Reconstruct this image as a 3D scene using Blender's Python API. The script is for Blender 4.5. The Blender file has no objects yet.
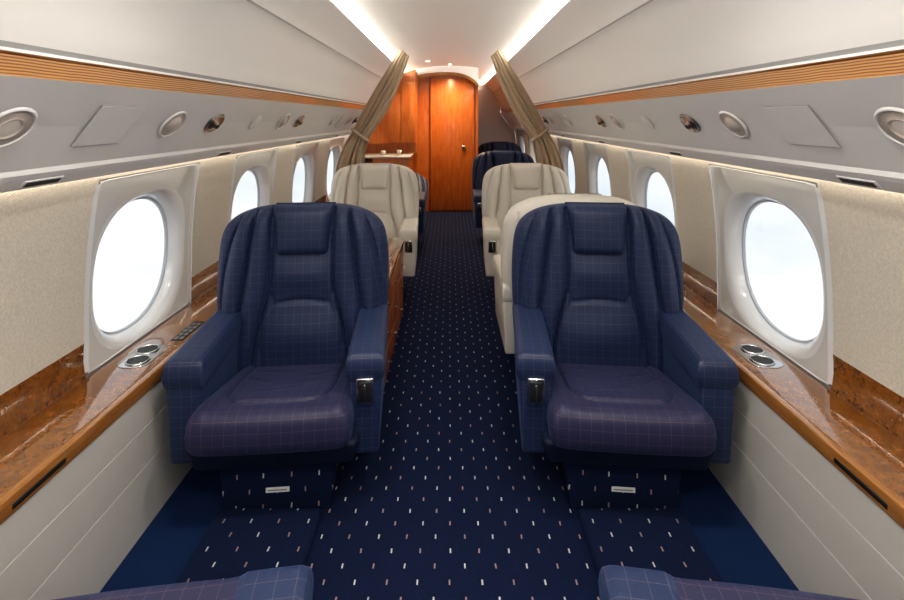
import bpy, bmesh, math
from mathutils import Vector, Matrix
D=bpy.data; S=bpy.context.scene; COL=S.collection
S.view_settings.view_transform='Standard'; S.view_settings.exposure=0.42
try: S.view_settings.look='Medium High Contrast'
except Exception: S.view_settings.look='None'

# ---------------------------------------------------------------- materials
def newmat(name):
    m=D.materials.new(name); m.use_nodes=True
    nt=m.node_tree; b=nt.nodes["Principled BSDF"]
    return m,nt,b
def N(nt,t,**k):
    n=nt.nodes.new(t)
    for a,v in k.items(): setattr(n,a,v)
    return n
def M(nt,op,a,b=None,c=None):
    n=nt.nodes.new('ShaderNodeMath'); n.operation=op
    for i,v in enumerate((a,b,c)):
        if v is None: continue
        if isinstance(v,(int,float)): n.inputs[i].default_value=v
        else: nt.links.new(v,n.inputs[i])
    return n.outputs[0]
def mix(nt,fac,a,b):
    n=nt.nodes.new('ShaderNodeMix'); n.data_type='RGBA'
    for s,v in ((n.inputs[0],fac),(n.inputs[6],a),(n.inputs[7],b)):
        if isinstance(v,(int,float)): s.default_value=v
        elif isinstance(v,tuple): s.default_value=(*v,1) if len(v)==3 else v
        else: nt.links.new(v,s)
    return n.outputs[2]
def bump(nt,b,h,strength=.3,dist=.002):
    n=nt.nodes.new('ShaderNodeBump'); n.inputs['Strength'].default_value=strength; n.inputs['Distance'].default_value=dist
    nt.links.new(h,n.inputs['Height']); nt.links.new(n.outputs[0],b.inputs['Normal'])
def noise(nt,vec,scale,detail=3,rough=.5,dist=0):
    n=nt.nodes.new('ShaderNodeTexNoise'); n.inputs['Scale'].default_value=scale
    n.inputs['Detail'].default_value=detail; n.inputs['Roughness'].default_value=rough
    n.inputs['Distortion'].default_value=dist
    if vec is not None: nt.links.new(vec,n.inputs['Vector'])
    return n.outputs['Fac']
def ramp(nt,fac,stops):
    n=nt.nodes.new('ShaderNodeValToRGB'); e=n.color_ramp.elements
    while len(e)<len(stops): e.new(.5)
    for i,(p,c) in enumerate(stops): e[i].position=p; e[i].color=(*c,1)
    nt.links.new(fac,n.inputs[0]); return n.outputs[0]
def tc(nt): return N(nt,'ShaderNodeTexCoord').outputs
def simple(name,col,rough=.5,metal=0,nscale=60,namt=.06,coat=0,bmp=0):
    m,nt,b=newmat(name); o=tc(nt)['Object']; f=noise(nt,o,nscale)
    c1=tuple(max(0,x*(1-namt)) for x in col); c2=tuple(min(1,x*(1+namt)) for x in col)
    nt.links.new(mix(nt,f,c1,c2),b.inputs['Base Color'])
    b.inputs['Roughness'].default_value=rough; b.inputs['Metallic'].default_value=metal
    b.inputs['Coat Weight'].default_value=coat
    if bmp: bump(nt,b,f,bmp,.001)
    return m
def emis(name,col,s):
    m,nt,b=newmat(name); b.inputs['Base Color'].default_value=(*col,1)
    b.inputs['Emission Color'].default_value=(*col,1); b.inputs['Emission Strength'].default_value=s
    return m

def plaid(name,c1,c2,cl):
    m,nt,b=newmat(name); t=tc(nt)
    sp=N(nt,'ShaderNodeSeparateXYZ'); nt.links.new(t['Object'],sp.inputs[0])
    sn=N(nt,'ShaderNodeSeparateXYZ'); nt.links.new(t['Normal'],sn.inputs[0])
    tot=None
    for i in range(3):
        f=M(nt,'FRACT',M(nt,'ADD',M(nt,'DIVIDE',sp.outputs[i],.031),.27))
        l=M(nt,'LESS_THAN',M(nt,'ABSOLUTE',M(nt,'SUBTRACT',f,.5)),.018)
        g=M(nt,'LESS_THAN',M(nt,'ABSOLUTE',sn.outputs[i]),.72)
        r=M(nt,'MULTIPLY',l,g)
        tot=r if tot is None else M(nt,'MAXIMUM',tot,r)
    f=noise(nt,t['Object'],420,2)
    base=mix(nt,f,c1,c2)
    c=mix(nt,M(nt,'MULTIPLY',tot,.36),base,cl)
    nt.links.new(c,b.inputs['Base Color']); b.inputs['Roughness'].default_value=.52
    b.inputs['Sheen Weight'].default_value=.12; b.inputs['Sheen Tint'].default_value=(.3,.5,1,1)
    bump(nt,b,f,.45,.001); return m
def carpet(name,dots=True,limit=None):
    m,nt,b=newmat(name); t=tc(nt)
    sp=N(nt,'ShaderNodeSeparateXYZ'); nt.links.new(t['Object'],sp.inputs[0])
    f=noise(nt,t['Object'],260,3)
    base=mix(nt,f,(.003,.007,.026),(.010,.021,.068))
    if dots:
        yy=M(nt,'DIVIDE',M(nt,'ADD',sp.outputs[1],M(nt,'MULTIPLY',sp.outputs[2],1.0)),.047)
        row=M(nt,'FLOOR',yy); odd=M(nt,'FLOORED_MODULO',row,2)
        xx=M(nt,'ADD',M(nt,'DIVIDE',sp.outputs[0],.082),M(nt,'MULTIPLY',odd,.5))
        colm=M(nt,'FLOOR',xx)
        jn=noise(nt,t['Object'],9,1)
        lx=M(nt,'ABSOLUTE',M(nt,'SUBTRACT',M(nt,'FRACT',xx),M(nt,'ADD',.42,M(nt,'MULTIPLY',jn,.16)))); ly=M(nt,'ABSOLUTE',M(nt,'SUBTRACT',M(nt,'FRACT',yy),.5))
        mk=M(nt,'MULTIPLY',M(nt,'LESS_THAN',lx,.027),M(nt,'LESS_THAN',ly,.16))
        par=M(nt,'FLOORED_MODULO',M(nt,'ADD',colm,M(nt,'FLOOR',M(nt,'DIVIDE',row,2))),2)
        dc=mix(nt,M(nt,'MULTIPLY',par,.8),(.60,.60,.57),(.34,.17,.15))
        if limit:
            mk=M(nt,'MULTIPLY',mk,M(nt,'LESS_THAN',M(nt,'ABSOLUTE',sp.outputs[0]),limit))
        base2=mix(nt,mk,base,dc)
    else: base2=mix(nt,f,(.004,.014,.050),(.010,.034,.112))
    nt.links.new(base2,b.inputs['Base Color']); b.inputs['Roughness'].default_value=.95
    b.inputs['Sheen Weight'].default_value=.05; b.inputs['Sheen Tint'].default_value=(.15,.3,1,1)
    b.inputs['Specular IOR Level'].default_value=.2
    bump(nt,b,f,.4,.003); return m
def burl():
    m,nt,b=newmat('burl_veneer'); o=tc(nt)['Object']
    f=noise(nt,o,30,8,.6,.7); g=noise(nt,o,130,4,.6,.8)
    s=M(nt,'ADD',M(nt,'MULTIPLY',f,.6),M(nt,'MULTIPLY',g,.4))
    nt.links.new(ramp(nt,s,[(.34,(.13,.042,.007)),(.47,(.20,.072,.011)),(.56,(.27,.102,.017)),(.70,(.36,.15,.030))]),b.inputs['Base Color'])
    b.inputs['Roughness'].default_value=.12; b.inputs['Coat Weight'].default_value=1; b.inputs['Coat Roughness'].default_value=.01; b.inputs['Coat IOR'].default_value=2.1
    return m
def wood(name,c1,c2,axis=(1,14,14),rough=.25,coat=.6,scale=5,croug=.05):
    m,nt,b=newmat(name); o=tc(nt)['Object']
    mp=N(nt,'ShaderNodeMapping'); mp.inputs['Scale'].default_value=axis; nt.links.new(o,mp.inputs[0])
    f=noise(nt,mp.outputs[0],scale,5,.6,.6)
    nt.links.new(ramp(nt,f,[(.3,c1),(.7,c2)]),b.inputs['Base Color'])
    b.inputs['Roughness'].default_value=rough; b.inputs['Coat Weight'].default_value=coat; b.inputs['Coat Roughness'].default_value=croug
    return m
def ribbed():
    m,nt,b=newmat('fine_grain_trim'); o=tc(nt)['Object']
    sp=N(nt,'ShaderNodeSeparateXYZ'); nt.links.new(o,sp.inputs[0])
    w=M(nt,'SINE',M(nt,'ADD',M(nt,'MULTIPLY',sp.outputs[2],1050),M(nt,'MULTIPLY',noise(nt,o,7,3),7)))
    h=M(nt,'ADD',M(nt,'MULTIPLY',w,.5),.5)
    nt.links.new(ramp(nt,h,[(.1,(.20,.075,.02)),(.8,(.56,.29,.10))]),b.inputs['Base Color'])
    b.inputs['Roughness'].default_value=.3; b.inputs['Coat Weight'].default_value=.5
    return m
def wallfab():
    m,nt,b=newmat('cream_woven_wallcover'); t=tc(nt)
    sp=N(nt,'ShaderNodeSeparateXYZ'); nt.links.new(t['Object'],sp.inputs[0])
    a=M(nt,'SINE',M(nt,'MULTIPLY',sp.outputs[1],900)); c=M(nt,'SINE',M(nt,'MULTIPLY',sp.outputs[2],1100))
    w=M(nt,'MULTIPLY',a,c); f=noise(nt,t['Object'],130,3)
    h=M(nt,'ADD',M(nt,'MULTIPLY',w,.25),f)
    nt.links.new(mix(nt,h,(.47,.43,.37),(.71,.67,.59)),b.inputs['Base Color'])
    b.inputs['Roughness'].default_value=.85; bump(nt,b,h,.5,.002); return m
MAT=dict(
 plaid=plaid('navy_windowpane_fabric',(.006,.013,.043),(.019,.040,.116),(.24,.18,.18)),
 plaid_sheen=plaid('navy_windowpane_seat_sheen',(.013,.014,.042),(.038,.036,.104),(.29,.18,.17)),  # copy of the plaid with a purple reflected sheen put into its colour
 cream=simple('cream_leather',(.80,.76,.68),.40,nscale=120,namt=.04,bmp=.1),
 carpet=carpet('navy_dotted_carpet',True,.385), cdot=carpet('navy_dotted_carpet_full',True), cplain=carpet('navy_plain_carpet',False),
 burl=burl(), fabric=wallfab(),
 honey=wood('honey_trim_wood',(.26,.10,.02),(.42,.19,.050),(14,1,14),.15,1),
 cherry=wood('cherry_wood',(.42,.098,.012),(.60,.18,.027),(7,7,1),.3,.35,4,.15),
 stripe=ribbed(),
 white=simple('off_white_plastic',(.80,.80,.79),.5,namt=.015),
 ceil=simple('ceiling_vinyl',(.82,.81,.79),.55,namt=.015),
 low=simple('light_grey_side_panel',(.58,.56,.52),.5,namt=.02),
 frame=simple('window_frame_plastic',(.62,.625,.61),.06,namt=.015,coat=1),
 reveal=simple('window_reveal_plastic',(.70,.715,.73),.2,namt=.01,coat=.5),
 rim=simple('window_rim_grey',(.48,.52,.57),.3,namt=.02),
 steel=simple('brushed_steel',(.62,.62,.62),.2,1), gold=simple('warm_brass',(.55,.42,.32),.25,1),
 black=simple('black_plastic',(.012,.012,.013),.5), grey=simple('grey_seam',(.24,.24,.25),.5), lgrey=simple('pale_grey_seam',(.36,.36,.36),.5),
 navy=simple('navy_shell',(.006,.012,.04),.6), curtain=simple('taupe_curtain_cloth',(.50,.385,.27),.85,nscale=200,namt=.1),
 marble=simple('white_counter',(.60,.58,.55),.2), lens=emis('warm_lens',(.60,.55,.50),.12),
 dish=simple('tan_dish',(.56,.49,.44),.3,coat=.3),
 strip=emis('cove_light_strip',(1,.94,.85),17), strip2=emis('wall_wash_strip',(1,.88,.72),5),
 spot=emis('downlight_lens',(1,.8,.55),6))
g=D.materials.new('window_glass'); g.use_nodes=True; nt=g.node_tree; nt.nodes.clear()
o=nt.nodes.new('ShaderNodeOutputMaterial'); mx=nt.nodes.new('ShaderNodeMixShader'); tr=nt.nodes.new('ShaderNodeBsdfTransparent'); gl=nt.nodes.new('ShaderNodeBsdfGlossy')
gl.inputs['Roughness'].default_value=.02; mx.inputs[0].default_value=.06
nt.links.new(tr.outputs[0],mx.inputs[1]); nt.links.new(gl.outputs[0],mx.inputs[2]); nt.links.new(mx.outputs[0],o.inputs[0]); MAT['glass']=g

# ---------------------------------------------------------------- helpers
def mesh(name,vs,fs,mats,smooth=False,mi=None,merge=False):
    me=D.meshes.new(name); me.from_pydata([tuple(v) for v in vs],[],fs)
    if not isinstance(mats,(list,tuple)): mats=[mats]
    for m in mats: me.materials.append(m)
    if mi:
        for p,i in zip(me.polygons,mi): p.material_index=i
    bm=bmesh.new(); bm.from_mesh(me)
    if merge: bmesh.ops.remove_doubles(bm,verts=bm.verts,dist=1e-5)
    bmesh.ops.recalc_face_normals(bm,faces=bm.faces)
    for f in bm.faces: f.smooth=smooth
    bm.to_mesh(me); bm.free(); return me
def obj(name,me,parent=None,loc=None,rot=None,**k):
    o=D.objects.new(name,me); COL.objects.link(o)
    if parent is not None: o.parent=parent
    if loc is not None: o.location=loc
    if rot is not None: o.rotation_euler=rot
    for a,v in k.items(): o[a]=v
    return o
def boxmesh(name,x0,x1,y0,y1,z0,z1,mat,bev=0,seg=3,taper=None,corner=0):
    bm=bmesh.new(); bmesh.ops.create_cube(bm,size=1)
    for v in bm.verts:
        v.co=Vector(((x0+x1)/2+v.co.x*(x1-x0),(y0+y1)/2+v.co.y*(y1-y0),(z0+z1)/2+v.co.z*(z1-z0)))
    if taper:
        for v in bm.verts: v.co=Vector(taper(v.co))
    if corner:
        es=[e for e in bm.edges if abs(e.verts[0].co.z-e.verts[1].co.z)>1e-6 and abs(e.verts[0].co.x-e.verts[1].co.x)<1e-6]
        bmesh.ops.bevel(bm,geom=es,offset=corner,segments=6,profile=.5,affect='EDGES')
    if bev:
        bmesh.ops.bevel(bm,geom=bm.edges[:],offset=bev,segments=seg,profile=.5,affect='EDGES')
    bmesh.ops.recalc_face_normals(bm,faces=bm.faces)
    for f in bm.faces: f.smooth=bool(bev)
    me=D.meshes.new(name); bm.to_mesh(me); bm.free(); me.materials.append(mat)
    if bev:
        try: me.set_sharp_from_angle(angle=math.radians(60))
        except Exception: pass
    return me
def cyl(name,r,h,mat,segs=32,r2=None,smooth=True,M4=None):
    bm=bmesh.new(); bmesh.ops.create_cone(bm,cap_ends=True,segments=segs,radius1=r,radius2=r if r2 is None else r2,depth=h)
    if M4 is not None: bmesh.ops.transform(bm,matrix=M4,verts=bm.verts)
    for f in bm.faces: f.smooth=len(f.verts)==4
    me=D.meshes.new(name); bm.to_mesh(me); bm.free(); me.materials.append(mat); return me
def revolve(name,prof,mat,segs=40,sx=1,sy=1,close=False):
    vs=[];fs=[]
    n=len(prof)
    for i in range(segs):
        a=2*math.pi*i/segs
        for r,z in prof: vs.append((r*math.cos(a)*sx,r*math.sin(a)*sy,z))
    for i in range(segs):
        j=(i+1)%segs
        for k in range(n-1): fs.append((i*n+k,j*n+k,j*n+k+1,i*n+k+1))
    return mesh(name,vs,fs,mat,True,merge=True)

def interp(pts,t):
    if t<=pts[0][0]: return pts[0][1]
    for (a,b),(c,d) in zip(pts,pts[1:]):
        if t<=c: 
            k=(t-a)/(c-a); return b+(d-b)*k
    return pts[-1][1]
def sinterp(pts,t):
    if t<=pts[0][0]: return pts[0][1]
    for i in range(len(pts)-1):
        a,b=pts[i];c,d=pts[i+1]
        if t<=c:
            k=(t-a)/(c-a)
            m0=(d-pts[i-1][1])/(c-pts[i-1][0]) if i>0 else (d-b)/(c-a)
            m1=(pts[i+2][1]-b)/(pts[i+2][0]-a) if i+2<len(pts) else (d-b)/(c-a)
            h=c-a
            return (2*k**3-3*k*k+1)*b+(k**3-2*k*k+k)*h*m0+(-2*k**3+3*k*k)*d+(k**3-k*k)*h*m1
    return pts[-1][1]
def gs(d,w): return math.exp(-(d/w)**2)

# ---------------------------------------------------------------- chair parts
def pillow(nu,nv,fn):
    us=[math.sin(math.pi/2*(-1+2*i/nu)) *.6+ (-1+2*i/nu)*.4 for i in range(nu+1)]
    vv=[math.sin(math.pi/2*(-1+2*i/nv)) *.6+ (-1+2*i/nv)*.4 for i in range(nv+1)]
    n=(nu+1)*(nv+1)
    A=[];B=[];fs=[]
    for v in vv:
        for u in us:
            f,b=fn(u,v); A.append(f);B.append(b)
    vs=A+B
    for j in range(nv):
        for i in range(nu):
            a=j*(nu+1)+i; q=(a,a+1,a+nu+2,a+nu+1); fs.append(q); fs.append(tuple(n+k for k in reversed(q)))
    return vs,fs
def edge(u,p): return max(0,1-abs(u)**p)**.5

def back_W(z):
    w=sinterp([(.20,.235),(.30,.260),(.38,.292),(.47,.316),(.58,.322),(.70,.318),(.866,.296)],z)
    if z>.70: w*=max(0,1-((z-.70)/.167)**3.6)**(1/2.8)
    return w
def make_backrest(mat):
    z0,z1=.20,.866
    def fn(u,v):
        z=z0+(z1-z0)*(v+1)/2
        w=back_W(z); x=u*w; ax=abs(x)
        e=edge(u,6)*edge(v,10) 
        y0=.19+ (z-.25)*.10
        s1=sinterp([(.2,.185),(.33,.172),(.44,.152),(.53,.126),(.63,.116),(.87,.116)],z)
        s2=sinterp([(.2,.235),(.33,.238),(.46,.226),(.6,.206),(.72,.192),(.87,.170)],z)
        s3=sinterp([(.2,.26),(.33,.285),(.46,.296),(.6,.288),(.72,.265),(.87,.215)],z)
        f=.056
        def lobe(a,b,h,p=.6):
            if a<ax<b:
                q=(ax-a)/(b-a); return h*(4*q*(1-q))**p
            return 0
        f+=lobe(s1,s2,.036)+lobe(s2,s3,.036)+(lobe(s3,max(w+.02,s3+.02),.014,.8))
        for s,d in ((s1,.019),(s2,.016),(s3,.008)): f-=d*gs(ax-s,.0055)
        if ax<s1:
            q=1-(ax/s1)**2
            f+=.022*q**.7*gs(z-.40,.085)+.020*q**.7*gs(z-.615,.065)
            zc=.522-.012*(ax/.1)**2
            if ax<.112: f-=.013*gs(z-zc,.008)*(1-(ax/.112)**2)
            f-=.006*gs(ax-(.10+.34*abs(z-.515)),.009)*gs(z-.515,.05)
            f-=.004*gs(ax-.155+.2*abs(z-.38),.01)*gs(z-.36,.06)
        yb=.075+.012*math.cos(x*5)
        if ax<.262: yb-=.010*gs(z-.52,.006)+.010*gs(z-.80+.6*ax*ax,.006)
        if z<.80: yb-=.011*gs(ax-.255,.0065)
        return (x,y0-f*e,z),(x,y0+yb*e,z)
    vs,fs=pillow(150,110,fn); return mesh('backrest',vs,fs,mat,True,merge=True)
def make_headrest(mat):
    def fn(u,v):
        z=.775+.093*v; x=u*(.106+.008*(v))
        e=edge(u,7)*edge(v,7); y0=.19+(z-.25)*.10
        f=.084+.012*(1-u*u)*(1-v*v)
        f-=.004*gs(abs(x)-.094,.004)
        return (x,y0-.030-f*.66*e,z),(x,y0+.0*e,z+.002)
    vs,fs=pillow(40,34,fn); return mesh('headrest',vs,fs,mat,True,merge=True)
def make_seat(mat):
    def fn(u,v):
        y=-.054+.247*v
        t=(v+1)/2
        w=.217+.019*(1-t)
        if v<-.8: w-=.014*((-.8-v)/.2)**2.2
        x=u*w
        y-=.008*(1-u*u)*(1-t)
        zm=interp([(-.33,.306),(-.2,.298),(0,.255),(.2,.215)],y)
        e=edge(u,18)*edge(v,20)
        top=.062+.004*(1-u*u)*gs(y+.02,.14)
        g=((abs(x)/.160)**5+(abs(y-.05)/.275)**5)**.2-1
        top-=.013*gs(g,.025)
        top+=.006*gs(abs(x)-.190,.02)
        for (cx,cy,sl,d,l) in ((.11,-.05,.9,.006,.05),(.09,.02,.5,.005,.05),(-.10,-.03,-.7,.005,.05),(.02,-.12,.25,.004,.07),(-.06,.06,-.3,.004,.06)):
            top-=d*gs((y-cy)-sl*(x-cx),.010)*gs(x-cx,l)
        return (x,y,zm+top*e),(x,y,zm-.062*e)
    vs,fs=pillow(90,90,fn); return mesh('seat_cushion',vs,fs,mat,True,merge=True)
def make_arm(mat,sg):
    def fn(u,v):
        y=.022+.243*v; w=.056; xc=.265
        e=edge(u,14)*edge(v,30)
        x=sg*(xc+u*w*(1+.04*(-v)))
        zt=.487-.003*abs(v)**4
        top=.040-.0025*gs(abs(u*w)-.046,.003)+.001*(1-u*u)
        return (x,y,zt-.04+top*e+.0),(x,y,zt-.04-.050*e)
    vs,fs=pillow(36,56,fn); return mesh('armrest_pad',vs,fs,mat,True,merge=True)
def make_armside(mat,sg):
    def tp(c):
        x,y,z=c
        if z<.3:
            x=abs(x); x = .306 if x>.27 else .222
            y = y+.010 if y<0 else y
            return (sg*x,y,z)
        return (x,y,z)
    a,b=(.214,.316) if sg>0 else (-.316,-.214)
    return boxmesh('arm_panel',a,b,-.214,.255,.175,.450,mat,.010,3,tp)
def make_shell(mat):
    def tp(c):
        x,y,z=c
        if z<.2: x*=.93; y= y+.03 if y<0 else y-.02
        return (x,y,z)
    return boxmesh('seat_frame',-.25,.25,-.262,.24,.165,.250,mat,.02,3,tp)
def make_ped(mat,ctl):
    def tp(c):
        x,y,z=c
        if z<.1: x*=.88
        return (x,y,z)
    return boxmesh('pedestal',-.178,.178,-.185,.17,.0,.172,mat,.006,2,tp)
def make_control(ctl):
    x=ctl*.265
    fr=boxmesh('control_plate',x-.026,x+.026,-.224,-.212,.335,.415,MAT['steel'],.004,2)
    ins=boxmesh('control_recess',x-.019,x+.019,-.2275,-.2235,.345,.405,MAT['black'],.002,2)
    lv=boxmesh('lever',x-.003,x+.003,-.234,-.2275,.350,.400,MAT['steel'],.002,2)
    return fr,ins,lv
cache={}
def parts(kind,ctl):
    key=(kind,ctl)
    if key in cache: return cache[key]
    m=MAT['plaid'] if kind=='blue' else MAT['cream']
    if ('b',kind) not in cache:
        cache[('b',kind)]=dict(backrest=make_backrest(m),headrest=make_headrest(m),seat=make_seat(MAT['plaid_sheen'] if kind=='blue' else m),
            a1=make_arm(m,1),a2=make_arm(m,-1),p1=make_armside(m,1),p2=make_armside(m,-1),
            sh=make_shell(MAT['navy'] if kind=='blue' else MAT['cream']),ped=make_ped(MAT['cdot'],1),
            pl=boxmesh('placard',-.035,.035,-.188,-.1845,.064,.078,MAT['white'],0),
            pm=boxmesh('print_line',-.028,.028,-.1884,-.188,.069,.0725,MAT['grey'],0),
            )
    c=cache[('b',kind)]
    cache[key]=(c,make_control(ctl)); return cache[key]
def chair(kind,ctl,x,y,rot,label,group,recline=0,slide=0):
    c,(fr,ins,lv)=parts(kind,ctl)
    e=obj('armchair',None,None,(x,y,0),(0,0,rot),label=label,category='armchair',group=group)
    e.empty_display_size=.2
    b=obj('backrest',c['backrest'],e); h=obj('headrest',c['headrest'],e); s_=obj('seat_cushion',c['seat'],e,(0,-slide,0))
    if recline:
        P=Matrix.Translation((0,.22,.28)); Rm=P@Matrix.Rotation(-recline,4,'X')@P.inverted()
        b.matrix_local=Rm; h.matrix_local=Rm
    for s,a,p in ((1,'a1','p1'),(-1,'a2','p2')):
        ar=obj('armrest',c[p],e); obj('armrest_pad',c[a],ar)
        if s==ctl:
            f=obj('control_panel',fr,ar,label='silver and black seat recline control')
            obj('control_recess',ins,ar); obj('lever',lv,ar)
    obj('seat_frame',c['sh'],e); p=obj('pedestal',c['ped'],e,label='navy dotted carpet covered pedestal')
    obj('placard',c['pl'],p,label='small white placard'); obj('placard_print',c['pm'],p)
    return e
R=math.radians
chair('blue', 1,-.540,1.705, R(5),'navy windowpane plaid armchair beside cupholder ledge and wooden credenza','navy plaid armchairs')
chair('blue',-1, .543,1.705,-R(5),'navy windowpane plaid armchair backing onto a cream armchair','navy plaid armchairs')
chair('blue',-1,-.512,.556,math.pi+R(8),'navy windowpane plaid armchair facing its twin across a carpeted footwell','navy plaid armchairs',R(14),.052)
chair('blue', 1, .532,.556,math.pi-R(8),'navy windowpane plaid armchair facing its twin across a carpeted footwell','navy plaid armchairs',R(14),.052)
chair('cream',1,.545,2.42,math.pi,'cream leather armchair turned back to back with a navy one','cream leather armchairs')
chair('cream',1,-.540,3.42,R(2),'cream leather armchair beyond the wooden credenza','cream leather armchairs')
chair('cream',-1,.545,3.42,-R(2),'cream leather armchair facing another cream armchair','cream leather armchairs')
chair('blue',1,-.545,4.62,0,'fully reclined navy armchair near the wooden galley','navy plaid armchairs',R(56))
chair('blue',-1,.545,4.85,0,'navy armchair under the aft windows','navy plaid armchairs')
chair('blue',-1,.690,6.75,0,'navy armchair beyond the wooden partition','navy plaid armchairs')

# ---------------------------------------------------------------- shell
Y0,Y1=-1.8,8.0
wallp=[(.43,1.072),(.54,1.070),(.62,1.070),(.70,1.068),(.80,1.062),(.90,1.052),(.97,1.042),(1.035,1.03)]
def WX(z): return interp(wallp,z)
wl=[1.770+.95*k for k in range(-2,4)]; wr=[1.705+.95*k for k in range(-2,7)]
HW=.298
def extr(name,prof,y0,y1,mats,mi=None,smooth=False,side=1,**k):
    vs=[];fs=[]
    for x,z in prof: vs+= [(side*x,y0,z),(side*x,y1,z)]
    for i in range(len(prof)-1): fs.append((2*i,2*i+1,2*i+3,2*i+2))
    return obj(name,mesh(name,vs,fs,mats,smooth,mi),kind='structure',**k)
obj('floor',boxmesh('floor',-1.1,1.1,Y0,Y1,-.05,0,MAT['carpet']),kind='structure',label='navy carpet with tiny white and red dashes')
for s in (-1,1):
    a,b=sorted((s*.69,s*.90))
    obj('floor_plain_border',boxmesh('floor_border',a,b,Y0,2.05,0,.004,MAT['cplain']),kind='structure',label='plain navy carpet strip')
    a,b=sorted((s*.385,s*.69))
    obj('footwell_platform',boxmesh('footwell_platform',a,b,.83,1.495,0,.036,MAT['cdot'],.006,2),label='low carpeted footwell platform between facing armchairs',category='platform',group='footwell platforms')
side_prof=[(.800,1.322),(.812,1.330),(.806,1.340),(.797,1.385),(.780,1.440),(.758,1.492),(.728,1.548),(.694,1.597),(.690,1.599),(.687,1.606),(.645,1.655),(.598,1.699),(.548,1.736),(.549,1.742),(.585,1.746)]
cp=[(-.585,1.776),(-.52,1.798),(-.42,1.822),(-.3,1.842),(-.15,1.855),(0,1.860),(.15,1.855),(.3,1.842),(.42,1.822),(.52,1.798),(.585,1.776)]
vs=[];fs=[];mi=[]
def addprof(pr,m=0):
    b=len(vs)
    for x,z in pr: vs.extend([(x,Y0,z),(x,Y1,z)])
    for i in range(len(pr)-1): fs.append((b+2*i,b+2*i+1,b+2*i+3,b+2*i+2)); mi.append(m[i] if isinstance(m,list) else m)
sm=[0]*(len(side_prof)-1); sm[1]=1; sm[8]=1
for s in (-1,1): addprof([(s*x,z) for x,z in side_prof],sm)
addprof(cp)
ceil_o=obj('ceiling',mesh('ceiling',vs,fs,[MAT['ceil'],MAT['lgrey']],True,mi),kind='structure',label='arched off-white ceiling panels')
try: ceil_o.data.set_sharp_from_angle(angle=math.radians(35))
except Exception: pass
for s in (-1,1):
    vs_=[(s*.585,Y0,1.746),(s*.585,Y1,1.746),(s*.585,Y1,1.776),(s*.585,Y0,1.776)]
    obj('cove_light',mesh('cove_light',vs_,[(0,1,2,3)],MAT['strip']),label='long warm white cove light strip along the ceiling',category='light',group='ceiling cove lights')
psu_a,psu_b=(.950,1.084),(.800,1.277)
n=1
for s in (-1,1):
    extr('trim_%d'%n,[psu_b,(.806,1.283),(.806,1.316),(.800,1.322)],Y0,5.4 if s<0 else Y1,MAT['stripe'],side=s,label='fine grained wood strip along overhead panel'); n+=1
    extr('trim_%d'%n,[(1.03,1.035),(1.0,1.033),(.985,1.036),(.958,1.062),(.950,1.072),(.950,1.084),(.880,1.181),(.800,1.277)],Y0,Y1,MAT['white'],side=s,label='off-white overhead service panel'); n+=1
    extr('trim_%d'%n,[(1.024,1.0335),(1.010,1.0325)],Y0,6.4,MAT['strip2'],side=s,label='warm wall wash light strip'); n+=1
def gridwall(name,side,z0,z1,mat,skip,zs=None,off=0,**k):
    vs=[];fs=[]
    zz=[z0]+[z for z,_ in wallp if z0<z<z1]+[z1]
    ys=[Y0]
    for c in skip: ys+=[c-HW,c+HW]
    ys.append(Y1)
    for i in range(0,len(ys)-1,2):
        b=len(vs)
        for z in zz: vs+=[(side*(WX(z)-off),ys[i],z),(side*(WX(z)-off),ys[i+1],z)]
        for j in range(len(zz)-1): fs.append((b+2*j,b+2*j+1,b+2*j+3,b+2*j+2))
    return vs,fs
ZT=1.018
for s,nm,ws in ((-1,'left',wl),(1,'right',wr)):
    vs,fs=gridwall('w',s,.54,ZT,None,ws)
    b=len(vs); vs+=[(s*WX(ZT),Y0,ZT),(s*WX(ZT),Y1,ZT),(s*1.03,Y1,1.036),(s*1.03,Y0,1.036)]; fs.append((b,b+1,b+2,b+3))
    obj('wall_'+nm,mesh('wall_'+nm,vs,fs,MAT['fabric']),kind='structure',label='cream woven fabric cabin sidewall')
    vs,fs=gridwall('w',s,.43,.54,None,ws,off=.0)
    obj('trim_%d'%n,mesh('burl_band',vs,fs,MAT['burl']),kind='structure',label='glossy burl wood band above side ledge'); n+=1
    pr=[(.888,.40)]
    for zc in (.300,.185): pr+=[(.888,zc+.002),(.891,zc),(.888,zc-.002)]
    pr+=[(.884,.0)]
    extr('baseboard_'+nm,pr,Y0,Y1,MAT['low'],side=s,label='light grey lower side panel with grooves')
OUT=[(1.072,.43),(1.06,.8),(1.03,1.035),(.95,1.084),(.80,1.277),(.80,1.322)]+side_prof[2:13]+[(.585,1.778),(.42,1.822),(.3,1.842),(0,1.860)]
def zat(X):
    up=sorted([(x,z) for x,z in OUT if z>=1.277]); return interp(up,abs(X))
def section(xa,xb,y,name,mat,**k):
    full=[(-x,z) for x,z in OUT]+[(x,z) for x,z in reversed(OUT[:-1])]
    pts=[p for p in full if xa<p[0]<xb]
    if xa>-.8: poly=[(xa,0),(xa,zat(xa))]
    else: poly=[(-1.072,0)]
    poly+=pts
    if xb<.8: poly+= [(xb,zat(xb)),(xb,0)]
    else: poly+=[(1.072,0)]
    vs=[(x,y,z) for x,z in poly]+[(x,y+.04,z) for x,z in poly]; m=len(poly)
    fs=[tuple(range(m)),tuple(range(2*m-1,m-1,-1))]+[(i,(i+1)%m,m+(i+1)%m,m+i) for i in range(m)]
    return obj(name,mesh(name,vs,fs,mat),kind='structure',**k)
section(-2,2,Y0-.04,'wall_front',MAT['white'],label='plain forward cabin wall')
section(-2,2,Y1,'wall_back',MAT['low'],label='plain aft cabin wall')
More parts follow.
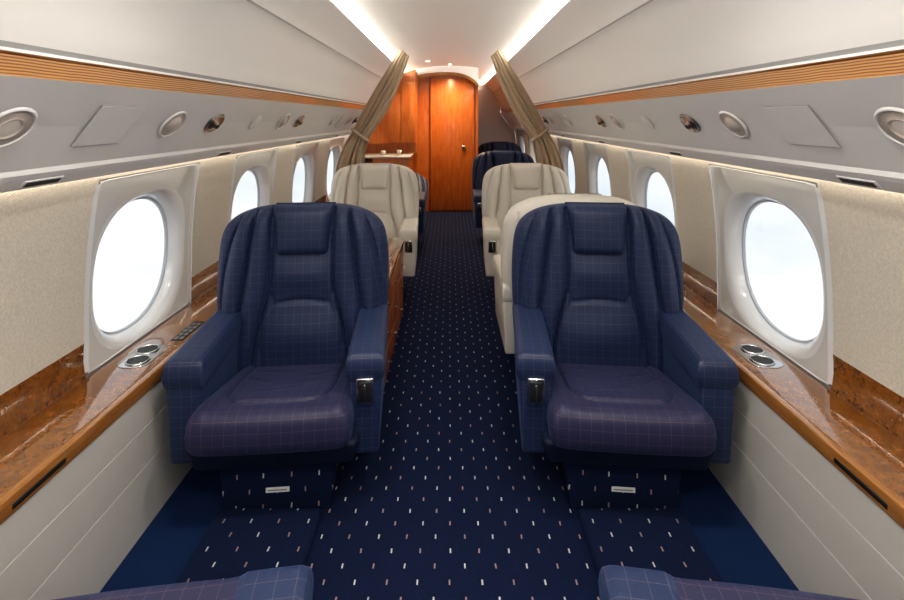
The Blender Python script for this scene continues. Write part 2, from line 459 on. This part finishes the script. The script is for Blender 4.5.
section(-2,.335,6.42,'wall_bulkhead',MAT['cherry'],label='cherry wood bulkhead')
obj('wall_partition',boxmesh('wall_partition',.335,.36,6.42,Y1,0,1.835,MAT['cherry']),kind='structure',label='cherry wood partition')
def archz(x): 
    u=(x+.06)/.47
    return 1.780-.06*u*u-(.15*abs(u)**3.5 if x>-.06 else .02*abs(u)**3)
xs=[-.62+.98*i/40 for i in range(41)]
vs=[(x,6.30,min(archz(x),zat(x))) for x in xs]+[(x,6.30,zat(x)+.01) for x in xs]+[(x,6.42,archz(x)) for x in xs]+[(x,6.30,archz(x)-.040) for x in xs]+[(x,6.42,archz(x)-.040) for x in xs]
K=41; fs=[];mi=[]
for i in range(40):
    fs+= [(i,i+1,K+i+1,K+i),(3*K+i,3*K+i+1,i+1,i),(3*K+i,3*K+i+1,4*K+i+1,4*K+i)]; mi+=[0,1,1]
obj('trim_%d'%n,mesh('arch',vs,fs,[MAT['ceil'],MAT['honey']],False,mi),kind='structure',label='arched ceiling surround edged in wood'); n+=1
dr=obj('door_1',boxmesh('door_1',-.25,.31,6.395,6.42,.02,1.70,MAT['cherry'],.003,2),kind='structure',label='tall cherry wood door')
obj('door_handle',boxmesh('door_handle',.15,.20,6.36,6.395,.81,.85,MAT['steel'],.008,2),dr,label='small silver handle')
obj('hinge_gap',boxmesh('hinge_strip',-.260,-.250,6.40,6.42,0,1.72,MAT['black'],0),dr)
# windows
def make_window(idx,side,yc):
    NA=80; zc=.694; a=.226; bq=.228
    zlo,zhi=.436,ZT; zm=(zlo+zhi)/2; hz=(zhi-zlo)/2
    def sup(t,A,B,p):
        c,s_=math.cos(t),math.sin(t)
        r=1/max(abs(c),abs(s_)) if p==0 else (abs(c)**p+abs(s_)**p)**(-1/p); return A*c*r,B*s_*r
    rings=[(HW+.004,hz+.010,0,zm,.003),(HW,hz,60,zm,.003),(HW-.003,hz-.003,50,zm,.003),(HW-.0035,hz-.0035,50,zm,-.001),(HW-.007,hz-.007,40,zm,-.002),(HW-.009,hz-.009,30,zm,.000),
           (a+.036,bq+.024,2.9,zc,.001),(a+.032,bq+.021,2.8,zc,.0015),(a+.026,bq+.018,2.7,zc,.003),(a+.019,bq+.014,2.55,zc,.007),(a+.011,bq+.009,2.4,zc,.015),(a+.004,bq+.003,2.3,zc,.027),(a,bq,2.25,zc,.038),(a-.003,bq-.003,2.25,zc,.046),(a-.008,bq-.008,2.2,zc,.048),(a-.010,bq-.010,2.2,zc,.056)]
    mm=[3,3,3,1,1,0,1,1,1,1,1,1,1,2,2]
    vs=[];fs=[];mi=[]
    for (A,B,p,zz,off) in rings:
        for i in range(NA):
            t=2*math.pi*i/NA
            y,z=sup(t,A,B,p); z+=zz
            vs.append((side*(WX(min(max(z,.43),1.035))+off),yc-.02*(A<.29)+y,z))
    for k in range(len(rings)-1):
        for i in range(NA):
            j=(i+1)%NA; fs.append((k*NA+i,k*NA+j,(k+1)*NA+j,(k+1)*NA+i)); mi.append(mm[k])
    me=mesh('window',vs,fs,[MAT['frame'],MAT['reveal'],MAT['rim'],MAT['grey']],True,mi)
    try: me.set_sharp_from_angle(angle=math.radians(30))
    except Exception: pass
    w=obj('window_%d'%idx,me,kind='structure',label='oval cabin window in a pale moulded surround')
    gv=[vs[(len(rings)-1)*NA+i] for i in range(NA)]
    obj('window_pane',mesh('pane',gv,[tuple(range(NA))],MAT['glass']),w)
idx=1
for s,ws in ((-1,wl),(1,wr)):
    for y in ws: make_window(idx,s,y); idx+=1

# ---------------------------------------------------------------- side ledges
def cup(parent,x,y,z):
    me=revolve('cup',[(.0300,.001),(.0305,.0045),(.0320,.0055),(.0345,.004),(.035,0)],MAT['steel'])
    c=obj('cup_holder',me,parent,(x,y,z)); 
    d=cyl('well_shade',.0302,.002,MAT['black'],32); o2=obj('cup_shade_disc',d,parent,(x,y,z+.0008)); return c  # flat black disc stands in for the shade inside an uncut cup hole
for s in (-1,1):
    def bx(x0,x1): return sorted((s*x0,s*x1))
    a,b=bx(.905,1.066)
    L=obj('side_ledge',boxmesh('side_ledge',a,b,-1.0,6.3,.405,.438,MAT['burl'],.003,2),label='glossy burl wood side ledge with honey wood nosing and cupholders',category='ledge',group='side ledges')
    a,b=bx(.884,.905); obj('nosing',boxmesh('nosing',a,b,-1.0,6.3,.397,.439,MAT['honey'],.004,3),L,label='honey wood nosing')
    for yy in (1.08,1.98,2.9): 
        a,b=bx(.8825,.8860); obj('pull_slot',boxmesh('slot',a,b,yy-.07,yy+.07,.408,.420,MAT['black'],.001,1),L)
    a,b=bx(.932,1.033); P=obj('cupholder_plate',boxmesh('plate',a,b,1.522,1.680,.438,.440,MAT['steel'],.0008,2,corner=.04),L,label='silver cupholder plate')
    cup(P,s*.976,1.564,.440); cup(P,s*.990,1.638,.440)
    if s<0:
        a,b=bx(.915,.957); cpn=obj('control_panel',boxmesh('cpanel',a,b,1.71,1.87,.438,.4395,MAT['black'],.0005,1),L,label='black switch panel')
        for i in range(5):
            for j in range(2):
                obj('button',boxmesh('button',a+.006+j*.018,a+.018+j*.018,1.720+i*.029,1.738+i*.029,.4395,.4410,MAT['grey'],.0006,1),cpn)

# ---------------------------------------------------------------- overhead fittings
tv=Vector((-.15,0,.193)).normalized(); nv=Vector((-.193,0,-.15)).normalized()
def psu_matrix(s,y,u=.5):
    px=.95-.15*u; pz=1.084+.193*u
    t=Vector((s*tv.x,0,tv.z)); nn=Vector((s*nv.x,0,nv.z))
    m=Matrix(((0,t.x,nn.x,s*px),(1,t.y,nn.y,y),(0,t.z,nn.z,pz),(0,0,0,1)))
    return m
def fitting(name,s,y,main,kids,label,cat,group,u=.5):
    o=obj(name,main,label=label,category=cat,group=group); o.matrix_world=psu_matrix(s,y,u)
    for nme,me,loc in kids: obj(nme,me,o,loc)
    return o
ring=revolve('bezel',[(.044,.002),(.0455,.0045),(.048,.005),(.052,.0)],MAT['white'],sx=1.15)
lensm=revolve('lens',[(0,.0015),(.022,.0015),(.0225,.005),(.026,.0055),(.028,.002),(.045,.001)],MAT['dish'],sx=1.15)
dish=revolve('dish',[(0,.014),(.012,.013),(.022,.009),(.028,.003),(.030,.0015),(.045,.0015)],MAT['dish'],sx=1.15)
bulb=revolve('bulb',[(0,.0035),(.014,.003),(.021,.0015)],MAT['lens'],sx=1.15)
ball=revolve('eyeball',[(0,.022),(.012,.021),(.014,.012),(.024,.010),(.032,.001)],MAT['gold'])
ballb=revolve('nozzle',[(0,.024),(.008,.0235),(.010,.020)],MAT['black'])
spk=revolve('speaker',[(0,.0030),(.036,.0030),(.039,.0)],MAT['white'])
steelring=revolve('steelring',[(0,.0015),(.034,.001),(.036,.004),(.040,.004),(.044,.0)],MAT['steel'],sx=1.3)
panel=boxmesh('access_panel',-.085,.085,-.062,.062,0,.0016,MAT['white'],0,2)
pgap=boxmesh('panel_gap',-.0868,.0868,-.0638,.0638,-.001,.0008,MAT['lgrey'],.0,2)
for s in (-1,1):
    for base in (0,2.75):
        dy=0 if s<0 else -.035
        fitting('reading_light',s,.990+base+dy*.8,ring,[('reflector',lensm,(0,0,0)),('lens',bulb,(0,0,0))],'round recessed reading light in overhead panel','reading light','reading lights')
        fitting('access_panel',s,1.29+base+dy,panel,[('shadow_gap',pgap,(0,0,0))],'square flush access panel overhead','panel','access panels')
        fitting('reading_light',s,1.58+base+dy,ring,[('lens',dish,(0,0,0)),],'round recessed overhead light with tan dish','reading light','reading lights')
        fitting('air_vent',s,1.86+base+dy,steelring,[('eyeball',ball,(-.012,0,0)),('nozzle',ballb,(-.012,0,0))],'swivelling metal air vent in overhead panel','air vent','air vents')
        fitting('speaker',s,2.25+base+dy,spk,[],'small round flush overhead speaker','speaker','speakers')
        fitting('reading_light',s,2.62+base,ring,[('lens',dish,(0,0,0))],'round recessed overhead light with tan dish','reading light','reading lights')
        fitting('air_vent',s,2.90+base,steelring,[('eyeball',ball,(-.012,0,0)),('nozzle',ballb,(-.012,0,0))],'swivelling metal air vent in overhead panel','air vent','air vents')
    for y in (1.19,2.15,3.2,4.3):
        t=Vector((s*.027,0,-.026)).normalized(); nn=Vector((-s*.026,0,-.027)).normalized()
        m=Matrix(((0,t.x,nn.x,s*.9715),(1,0,0,y),(0,t.z,nn.z,1.049),(0,0,0,1)))
        o=obj('slot_vent',boxmesh('slot_vent',-.058,.058,-.011,.011,-.001,.003,MAT['white'],.001,2),label='narrow dark slot air outlet under overhead panel',category='air vent',group='slot air outlets'); o.matrix_world=m
        obj('grille',boxmesh('grille',-.050,.050,-.007,.007,.003,.0045,MAT['black'],0),o)

# ---------------------------------------------------------------- credenza
C=obj('credenza',None,None,(-.556,2.59,0),label='low cherry wood credenza with drawers beside the aisle',category='cabinet')
obj('body',boxmesh('body',-.275,.262,-.48,.46,.02,.435,MAT['cherry'],.003,2),C)
obj('worktop',boxmesh('worktop',-.28,.277,-.49,.47,.435,.465,MAT['honey'],.006,2),C)
obj('plinth',boxmesh('plinth',-.27,.245,-.47,.45,0,.02,MAT['black'],0),C)
for i in range(3):
    for j in range(3):
        y0=-.475+i*.311; z0=.03+j*.133
        d=obj('drawer',boxmesh('drawer',.262,.272,y0,y0+.306,z0,z0+.128,MAT['cherry'],.003,2),C)
        obj('knob',cyl('knob',.006,.010,MAT['steel'],16,M4=Matrix.Translation((.276,y0+.153,z0+.062))@Matrix.Rotation(math.pi/2,4,'Y')),d)
# ---------------------------------------------------------------- galley
G=obj('galley_cabinet',None,None,(-.74,5.95,0),label='tall cherry wood galley cabinet with pale counter',category='cabinet')
obj('body',boxmesh('gbody',-.12,.28,-.38,.40,0,.75,MAT['cherry'],.004,2),G)
obj('counter',boxmesh('counter',-.30,.30,-.40,.41,.75,.775,MAT['marble'],.006,2),G)
def upper():
    pts=[(-.29,1.03),(-.21,1.10),(-.075,1.27),(-.075,1.32),(-.045,1.45),(.02,1.565),(.12,1.672),(.19,1.730),(.33,1.77),(.33,.90),(-.29,.90)]
    m=len(pts); vs=[(x,-.05,z) for x,z in pts]+[(x,.44,z) for x,z in pts]
    return mesh('upper',vs,[tuple(range(m)),tuple(range(2*m-1,m-1,-1))]+[(i,(i+1)%m,m+(i+1)%m,m+i) for i in range(m)],MAT['cherry'])
obj('upper_cabinet',upper(),G)
for x in (.0,.16): obj('door',boxmesh('gdoor',x+.005,x+.155,-.062,-.05,.92,1.48+x*.9,MAT['cherry'],.004,2),G)
obj('splashback',boxmesh('splash',-.29,.33,.10,.42,.775,.90,MAT['cherry'],0),G)
for i,(x,h) in enumerate(((-.02,.05),(.16,.06))):
    obj('cup',revolve('cup',[(0,.004),(.02,.004),(.026,h),(.029,h),(.023,0),(0,0)],MAT['marble']),None,(-.74+x,5.70,.776),label='white cup on the galley counter',category='cup',group='galley cups')

# ---------------------------------------------------------------- curtains
def curtain(s):
    path=[(0,.375,1.745,.080),(.12,.45,1.60,.12),(.3,.56,1.40,.155),(.5,.675,1.20,.165),(.62,.745,1.08,.155),(.75,.80,.94,.20),(.88,.835,.76,.25),(1,.85,.50,.30)]
    vs=[];fs=[];nt_=70;nw=110
    for i in range(nt_+1):
        t=i/nt_
        x,z,w=[sinterp([(p[0],p[k]) for p in path],t) for k in (1,2,3)]
        for j in range(nw+1):
            q=j/nw-.5
            am=.012*(w/.17)*(1+.6*math.sin(j*.11+t*3))
            a=j/nw*math.pi*2*4.6+.9*math.sin(t*5)+.9*math.sin(q*7)
            sag=.025*math.sin(t*math.pi)
            vs.append((s*(x+q*w*.95),4.15+am*math.sin(a)+.06*q*q*(w/.17)-.01*math.sin(q*9+t*4),z+q*w*.80*(1-t)-sag))
    for i in range(nt_):
        for j in range(nw):
            k=i*(nw+1)+j; fs.append((k,k+1,k+nw+2,k+nw+1))
    me=mesh('curtain',vs,fs,MAT['curtain'],True)
    c=obj('curtain',me,label='taupe pleated curtain drawn back along the sidewall',category='curtain',group='taupe curtains')
    md=c.modifiers.new('s','SOLIDIFY'); md.thickness=.003
    tb=boxmesh('tieback',-.092,.092,-.034,.034,-.012,.012,MAT['curtain'],.010,2)
    obj('tieback',tb,c,(s*.745,4.15,1.060),(0,s*-.65,0))
for s in (-1,1): curtain(s)

def downlight(x,y,e,col=(1,.95,.88),size=.05,ang=120,lens=True):
    zc=zat(x)-.001
    o=obj('downlight',cyl('downlight',.03,.006,MAT['steel'],24),None,(x,y,zc-.006),label='small round warm ceiling downlight, added for fill except over the door',category='light',group='ceiling downlights')
    obj('lens',cyl('dl',.02,.002,MAT['spot'],24),o,(0,0,-.004))
    l=D.lights.new('downlight_lamp','SPOT'); l.energy=e; l.color=col; l.spot_size=math.radians(ang); l.spot_blend=.8; l.shadow_soft_size=size
    obj('lamp',l,o,(0,0,-.02))
downlight(0,6.05,36,(1,.74,.46),.04,140)
downlight(-.25,5.60,24,(1,.76,.50),.04,130)  # added spot that gives the galley and bulkhead wood a warm glow
for y in (-.9,.15,1.0):
    for x in (-.3,.3): downlight(x,y,15,size=.06,ang=140)  # out-of-view spots and fixtures added as fill for the near seats
l=D.lights.new('fill_lamp','AREA'); l.shape='RECTANGLE'; l.size=.8; l.size_y=.8; l.energy=9; l.color=(1,.98,.95)  # unseen area light added behind the camera to brighten the cabin
obj('fill_lamp',l,None,(0,-.9,1.80),label='added soft fill light, out of view',category='light')

# ---------------------------------------------------------------- world
w=D.worlds.new('world'); S.world=w; w.use_nodes=True; nt=w.node_tree; bg=nt.nodes['Background']
t=nt.nodes.new('ShaderNodeTexCoord'); sp=nt.nodes.new('ShaderNodeSeparateXYZ'); nt.links.new(t.outputs['Generated'],sp.inputs[0])
mp=nt.nodes.new('ShaderNodeMapping'); mp.inputs['Scale'].default_value=(1,1,3); nt.links.new(t.outputs['Generated'],mp.inputs[0])
nf=noise(nt,mp.outputs[0],2.5,5,.5)
c=ramp(nt,nf,[(.36,(.70,.79,.88)),(.50,(.84,.885,.92)),(.62,(.97,.975,.98))])
nt.links.new(c,bg.inputs[0]); bg.inputs[1].default_value=.74

# ---------------------------------------------------------------- camera
cd=D.cameras.new('camera'); cam=obj('camera',cd,None,(0,0,1.2),(math.pi/2,0,0)); S.camera=cam
cd.sensor_width=36; cd.lens=500*36/904; cd.shift_x=2/904; cd.shift_y=-182/904; cd.clip_start=.05
